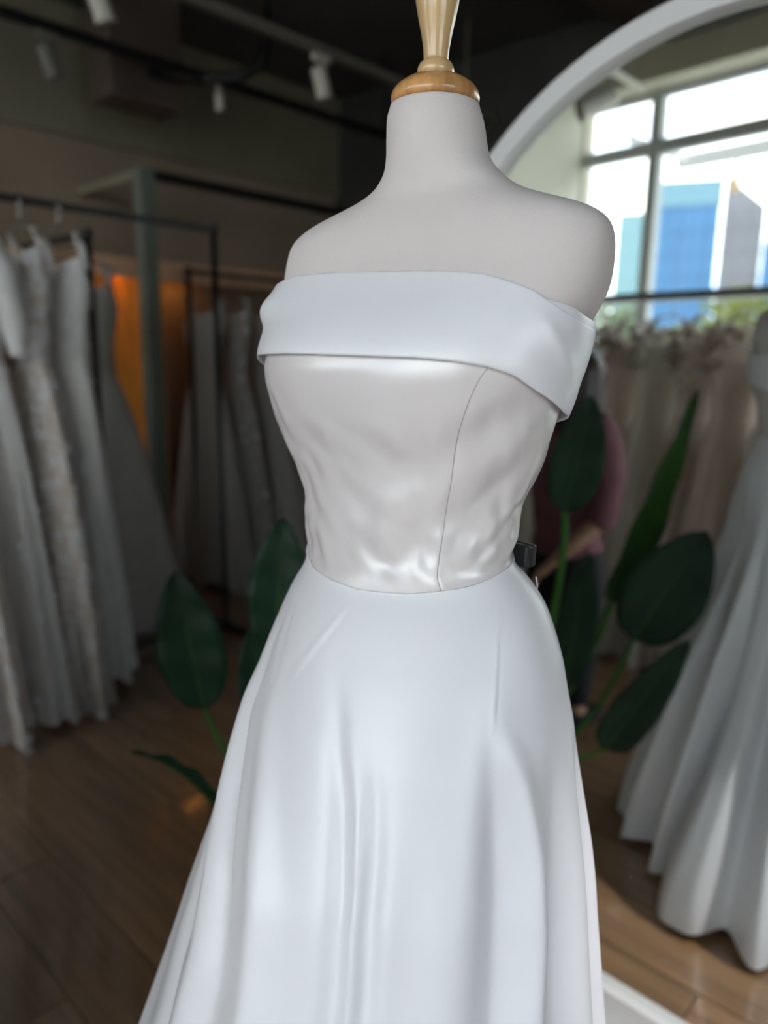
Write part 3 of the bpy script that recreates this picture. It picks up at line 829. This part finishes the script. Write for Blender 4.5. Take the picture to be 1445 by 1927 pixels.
# ------------------------------------------------------------------ potted bird of paradise behind the dress
PB = Vector((-1.20, 1.05, 0))
plant = empty('potted_plant', tuple(PB), 0, 'potted plant with broad dark green paddle leaves behind the dress', 'plant')
m = MB(); m.lathe([(.095, 0), (.105, .005), (.125, .26), (.130, .275), (.130, .30), (.118, .30), (.114, .27)], 36); m.build('pot', M['pot'], plant, smooth=False)
m = MB(); m.lathe([(.113, .255), (.10, .268), (.04, .275), (.002, .276)], 24); m.build('soil', M['soil'], plant, smooth=True)
def leaf(B, T, wd, N, mt, cup=.25, bow=(0, 0, 0), sbase=(0, 0), via=None, curl=0, shape=.8, sr=.010):
    B = Vector(B) - PB; T = Vector(T) - PB; N = Vector(N).normalized(); bow = Vector(bow)
    ax = (T - B); side = ax.cross(N).normalized(); N = side.cross(ax).normalized()
    nu, nv = 8, 22
    def at(t): return B + ax * t + bow * sin(pi * t)
    vs, fs = [], []
    for j in range(nv + 1):
        t = j / nv
        w = wd / 2 * (sin(pi * (t ** shape * .985 + .015)) ** .62) if 0 < t < 1 else .002
        for i in range(nu + 1):
            s = -1 + 2 * i / nu
            vs.append(at(t) + side * s * w + N * (cup * abs(s) * w + curl * s * s * w + .004 * sin(t * 23 + s * 2) * abs(s)))
    for j in range(nv):
        for i in range(nu): fs.append((j * (nu + 1) + i, j * (nu + 1) + i + 1, (j + 1) * (nu + 1) + i + 1, (j + 1) * (nu + 1) + i))
    lf = obj('leaf', vs, fs, mt, plant)
    md = lf.modifiers.new('thick', 'SOLIDIFY'); md.thickness = .0012
    tubeobj('midrib', [at(t / 12) - N * .001 for t in range(12)], [.0040 - .0003 * q for q in range(12)], M['leaf_light'], lf, n=6)
    S0 = Vector((sbase[0], sbase[1], .26)); v = (Vector(via) - PB) if via else (S0 + B) / 2 + Vector((0, 0, .08))
    pts = []
    for q in range(17):
        t = q / 16
        # quadratic through the via point
        c = v * 2 - (S0 + B) / 2
        pts.append(S0 * (1 - t) ** 2 + c * 2 * t * (1 - t) + B * t * t)
    tubeobj('stem', pts, [sr * (1 - .4 * q / 16) for q in range(17)], M['stem'], plant, n=8)
    return lf
Vn = (.485, .875, 0)
leaf((-1.045, .921, 1.065), (-.999, .896, 1.397), .150, (.55, .83, 0), M['leaf'], cup=.30, sbase=(.05, -.04), via=(-1.060, .935, .718), sr=.016)
leaf((-.937, .809, .790), (-.772, .740, 1.418), .135, (.90, .30, .2), M['leaf_light'], cup=.35, sbase=(.04, -.06), via=(-1.028, .865, .50), shape=.45, sr=.017, bow=(.0, 0, -.01))
leaf((-.834, .873, .723), (-.683, .814, 1.055), .215, (.45, .86, .25), M['leaf'], cup=.15, sbase=(.07, -.02), via=(-.965, .925, .40))
leaf((-.862, .937, .400), (-.682, .867, .765), .125, (.5, .8, .2), M['leaf'], cup=.25, sbase=(.09, -.03), via=(-.99, 1.00, .32), shape=.62)
leaf((-1.02, .90, .52), (-.999, .850, .945), .120, (.6, .8, .1), M['leaf'], cup=.30, sbase=(.0, -.05), via=(-1.09, .97, .38))
leaf((-1.475, .942, .640), (-1.504, .894, .995), .158, (.80, -.60, .25), M['leaf'], cup=.18, sbase=(-.06, .0), via=(-1.400, .985, .47))
leaf((-1.245, .985, .850), (-1.235, 1.002, 1.148), .135, (.75, -.62, .15), M['leaf'], cup=.15, sbase=(-.02, .04), via=(-1.235, 1.01, .56))
leaf((-1.300, 1.003, .640), (-1.322, .977, .885), .105, (.80, -.6, .2), M['leaf'], cup=.25, sbase=(-.04, .03), via=(-1.27, 1.02, .46))
leaf((-1.243, .845, .490), (-1.345, .679, .682), .070, (-.35, .55, .75), M['leaf'], cup=.35, bow=(0, 0, .035), sbase=(-.02, -.05), via=(-1.235, .93, .40))

# ------------------------------------------------------------------ woman by the window rack, seen in the mirror
woman = empty('person', (-1.45, .16, 0), .12, 'woman with dark hair in mauve top and black trousers, seen in the mirror', 'person')
def skin(name, nodes, edges, root, mt, parent, sub=2):
    names = list(nodes)
    me = bpy.data.meshes.new(name)
    me.from_pydata([nodes[k][0] for k in names], [(names.index(a), names.index(b)) for a, b in edges], [])
    o = bpy.data.objects.new(name, me); COL.objects.link(o); o.parent = parent
    me.materials.append(mt)
    sk = o.modifiers.new('skin', 'SKIN'); sk.use_smooth_shade = True
    for i, k in enumerate(names):
        r = nodes[k][1]
        me.skin_vertices[0].data[i].radius = (r, r) if not isinstance(r, tuple) else r
        me.skin_vertices[0].data[i].use_root = (k == root)
    sb = o.modifiers.new('sub', 'SUBSURF'); sb.levels = sub; sb.render_levels = sub
    return o
nd = {'pelvis': ((0, 0, .80), (.125, .09)), 'waist': ((0, .0, .93), (.10, .075)), 'chest': ((0, -.01, 1.10), (.12, .085)), 'neckb': ((0, -.01, 1.25), (.06, .055)), 'neck': ((0, -.025, 1.30), .042),
      'jaw': ((0, -.045, 1.365), .055), 'skull': ((0, -.035, 1.43), .078), 'crown': ((0, -.03, 1.485), .055)}
ed = [('pelvis', 'waist'), ('waist', 'chest'), ('chest', 'neckb'), ('neckb', 'neck'), ('neck', 'jaw'), ('jaw', 'skull'), ('skull', 'crown')]
arms = {'L': [(.13, -.005, 1.235), (.185, .02, 1.07), (.195, .05, .91), (.12, .13, .80), (.055, .155, .725)],
        'R': [(-.13, -.005, 1.235), (-.175, -.06, 1.07), (-.175, -.15, .95), (-.14, -.27, 1.02), (-.12, -.34, 1.07)]}
for s, pts in arms.items():
    prev = 'chest'
    for i, (p, r) in enumerate(zip(pts, (.052, .043, .038, .031, .024))):
        k = s + 'a%d' % i; nd[k] = (p, r); ed.append((prev, k)); prev = k
    d0 = (Vector(pts[4]) - Vector(pts[3])).normalized()
    sd = d0.cross(Vector((0, 0, 1))).normalized(); up = sd.cross(d0)
    palm = Vector(pts[4]) + d0 * .05; nd[s + 'palm'] = (tuple(palm), (.030, .016)); ed.append((prev, s + 'palm'))
    for q, (off, ln) in enumerate(((-.030, .060), (-.010, .072), (.010, .067), (.028, .052))):
        b_ = palm + sd * off + d0 * .030; c_ = b_ + d0 * ln * .55 - up * .008; e_ = c_ + d0 * ln * .45 - up * .020
        nd[s + 'f%da' % q] = (tuple(b_), .0095); nd[s + 'f%db' % q] = (tuple(c_), .0085); nd[s + 'f%dc' % q] = (tuple(e_), .007)
        ed += [(s + 'palm', s + 'f%da' % q), (s + 'f%da' % q, s + 'f%db' % q), (s + 'f%db' % q, s + 'f%dc' % q)]
    t1 = Vector(pts[4]) + d0 * .025 - sd * .038; t2 = t1 + d0 * .035 - sd * .012
    nd[s + 't1'] = (tuple(t1), .011); nd[s + 't2'] = (tuple(t2), .008); ed += [(prev, s + 't1'), (s + 't1', s + 't2')]
for s, sx in (('l', .085), ('r', -.085)):
    for i, (p, r) in enumerate((((sx, 0, .72), .085), ((sx * 1.05, -.01, .42), .055), ((sx * 1.1, .02, .10), .036), ((sx * 1.15, -.02, .045), .034), ((sx * 1.25, -.13, .035), .03))):
        k = s + 'l%d' % i; nd[k] = (p, r); ed.append(('pelvis' if i == 0 else s + 'l%d' % (i - 1), k))
bodyo = skin('body', nd, ed, 'pelvis', M['skin'], woman)
tp = {'hem': ((0, 0, .70), (.175, .135)), 'hip': ((0, 0, .78), (.165, .125)), 'waist': ((0, 0, .93), (.150, .115)), 'chest': ((0, -.01, 1.10), (.155, .115)), 'neckb': ((0, -.01, 1.235), (.085, .07))}
te = [('hem', 'hip'), ('hip', 'waist'), ('waist', 'chest'), ('chest', 'neckb')]
for s, pts in arms.items():
    prev = 'chest'
    for i, r in enumerate((.072, .066, .060)):
        tp[s + str(i)] = (pts[i], r); te.append((prev, s + str(i))); prev = s + str(i)
    e_ = Vector(pts[2]).lerp(Vector(pts[3]), .35); tp[s + '3'] = (tuple(e_), .052); te.append((prev, s + '3'))
skin('top', tp, te, 'waist', M['mauve'], woman)
tr = {'band': ((0, 0, .90), (.13, .10)), 'w': ((0, 0, .78), (.140, .105))}; tre = [('band', 'w')]
for s, sx in (('l', .088), ('r', -.088)):
    for i, (p, r) in enumerate((((sx, 0, .66), .105), ((sx * 1.05, -.01, .42), .080), ((sx * 1.1, .015, .09), .068))):
        tr[s + str(i)] = (p, r); tre.append(('w' if i == 0 else s + str(i - 1), s + str(i)))
skin('trousers', tr, tre, 'w', M['trousers'], woman)
# hair: a cap of locks to the shoulders, open over the face
vs, fs = [], []
for j in range(17):
    ph = pi * j / 16 * .98
    for i in range(40):
        a = 2 * pi * i / 40
        down = max(0, (j - 8) / 8)
        r = .098 * sin(min(ph, pi / 2)) if j <= 8 else .098 + .012 * sin(down * pi) - .01 * down
        r *= 1 + .03 * sin(a * 11)
        z = 1.425 + .108 * cos(min(ph, pi / 2)) if j <= 8 else 1.425 - .22 * down
        front = smoothstep(-.2, -.7, sin(a))
        if j > 8: z += .20 * down * front; r *= 1 - .18 * front
        vs.append((r * cos(a) * .92, -.028 + r * sin(a) * 1.05 + .01 * down, z))
for j in range(16):
    for i in range(40): fs.append((j * 40 + i, j * 40 + (i + 1) % 40, (j + 1) * 40 + (i + 1) % 40, (j + 1) * 40 + i))
obj('hair', vs, fs, M['hair'], woman)
def ell(name, c, r, mt, par):
    m = MB(); m.lathe([(sin(pi * q / 8) + .001, -cos(pi * q / 8)) for q in range(9)], 12)
    m.v = [(c[0] + p[0] * r[0], c[1] + p[1] * r[1], c[2] + p[2] * r[2]) for p in m.v]
    return m.build(name, mt, par, smooth=True)
ell('nose', (0, -.112, 1.40), (.010, .016, .020), M['skin'], bodyo)
ell('mouth', (0, -.108, 1.358), (.024, .008, .008), M['lips'], bodyo)
for s in (-1, 1):
    ell('eye', (s * .030, -.108, 1.425), (.014, .008, .008), M['eye'], bodyo)
    ell('ear', (s * .074, -.03, 1.405), (.010, .02, .03), M['skin'], bodyo)
    ell('shoe', (s * .105, -.055, .035), (.05, .125, .035), M['trousers'], woman)

# ------------------------------------------------------------------ outside the windows
gd = boxobj('ground', (-260, -300, -.6), (200, FY0 - .6, -.25), M['paving']); gd['kind'] = 'structure'
def tower(name, x0, y0, x1, y1, H, dep, mt, label, band=None, bandmat=None, slope=0, step=4.0):
    ang = atan2(y1 - y0, x1 - x0); w = hypot(x1 - x0, y1 - y0)
    t = empty(name, (x0, y0, -.25), ang, label, 'building')
    m = MB()
    m.add([(0, 0, 0), (w, 0, 0), (w, -dep, 0), (0, -dep, 0), (0, 0, H), (w, 0, H - slope), (w, -dep, H - slope), (0, -dep, H)],
          [(0, 3, 2, 1), (4, 5, 6, 7), (0, 1, 5, 4), (1, 2, 6, 5), (2, 3, 7, 6), (3, 0, 4, 7)])
    m.build('facade', mt, t)
    z = step
    while z < H - slope - 1:
        boxobj('floor_band', (-.1, -.05, z), (w + .1, .12, z + .35), bandmat or mt, t); z += step
    for k in range(1, 5):
        boxobj('fin', (w * k / 5 - .08, 0, 0), (w * k / 5 + .08, .15, H - max(slope, .3)), bandmat or mt, t)
    if band: boxobj('roof_band', (-.2, -dep, H - 4.2), (w + .2, .3, H), band, t)
    return t
tower('office_tower', -61.4, -134, -51.9, -138, 32.5, 16, M['blue_glass'], 'blue glass office tower with teal top beyond the windows', M['blue_cap'])
tower('office_tower', -51.4, -138.4, -45.2, -140.6, 33.0, 14, M['concrete'], 'grey concrete tower with a sloping roof beside the blue tower', None, None, 5.5)
tower('office_tower', -67.5, -131.3, -62.9, -133.2, 27.5, 12, M['cyan'], 'pale teal building left of the blue tower beyond the windows')
tower('office_tower', -44.6, -139.8, -38.0, -142.0, 22.0, 5, M['blue_glass'], 'lower blue glass block right of the grey tower')
def tree(x, y, H, r, mt, label, seed):
    rnd = random.Random(seed)
    t = empty('tree', (x, y, -.25), 0, label, 'tree', 'trees outside the windows')
    H += .25
    tubeobj('trunk', [(0, 0, 0), (.03, .02, H * .45), (0, 0, H * .8)], [.06, .05, .03], M['bark'], t)
    m = MB()
    for q in range(900):
        d = Vector((rnd.gauss(0, 1), rnd.gauss(0, 1), rnd.gauss(0, 1))).normalized() * r * rnd.random() ** .4
        c = Vector((0, 0, H - r)) + Vector((d.x, d.y, d.z * 1.0))
        a = Vector((rnd.gauss(0, 1), rnd.gauss(0, 1), rnd.gauss(0, 1))).normalized(); b = a.orthogonal().normalized()
        s = rnd.uniform(.06, .12)
        m.add([c - a * s, c + b * s * .5, c + a * s, c - b * s * .5], [(0, 1, 2, 3)])
    o = m.build('crown', mt, t); o['kind'] = 'stuff'
tree(-5.55, -8.0, 2.45, .75, M['foliage2'], 'grey green tree outside beside the window jamb', 1)
tree(-5.09, -9.9, 2.10, .70, M['foliage2'], 'low grey green tree outside below the blue tower', 2)
tree(-3.70, -8.6, 2.55, .75, M['foliage'], 'yellow green tree outside beneath the grey tower', 3)
tree(-3.04, -10.4, 2.94, .85, M['foliage'], 'taller yellow green tree outside at the right of the windows', 4)
# white canopy edge with a hanging bulb, outside
cn = empty('canopy', tuple(wp(0, -1.13, 3.03)), WROT, 'white steel canopy edge above the outside of the windows', 'canopy')
boxobj('fascia', (-.30, -.05, 0), (4.2, .05, .10), M['white_ext'], cn)
for u in (-.2, 1.5, 3.2, 4.1):
    boxobj('bracket', (u - .02, .05, .02), (u + .02, .93, .07), M['white_ext'], cn)
bl = empty('festoon_bulb', tuple(wp(.18, -1.13, 3.03)), 0, 'clear amber bulb hanging from the white canopy outside', 'bulb')
tubeobj('cord', [(0, 0, 0), (0, 0, -.11)], .008, M['black'], bl)
m = MB(); m.lathe([(.016, -.10), (.020, -.11), (.020, -.14)], 14); m.build('socket', M['black'], bl, smooth=True)
m = MB(); m.lathe([(.016, -.138), (.030, -.16), (.042, -.19), (.040, -.215), (.024, -.238), (.002, -.243)], 20); m.build('glass_bulb', M['bulb'], bl, smooth=True)
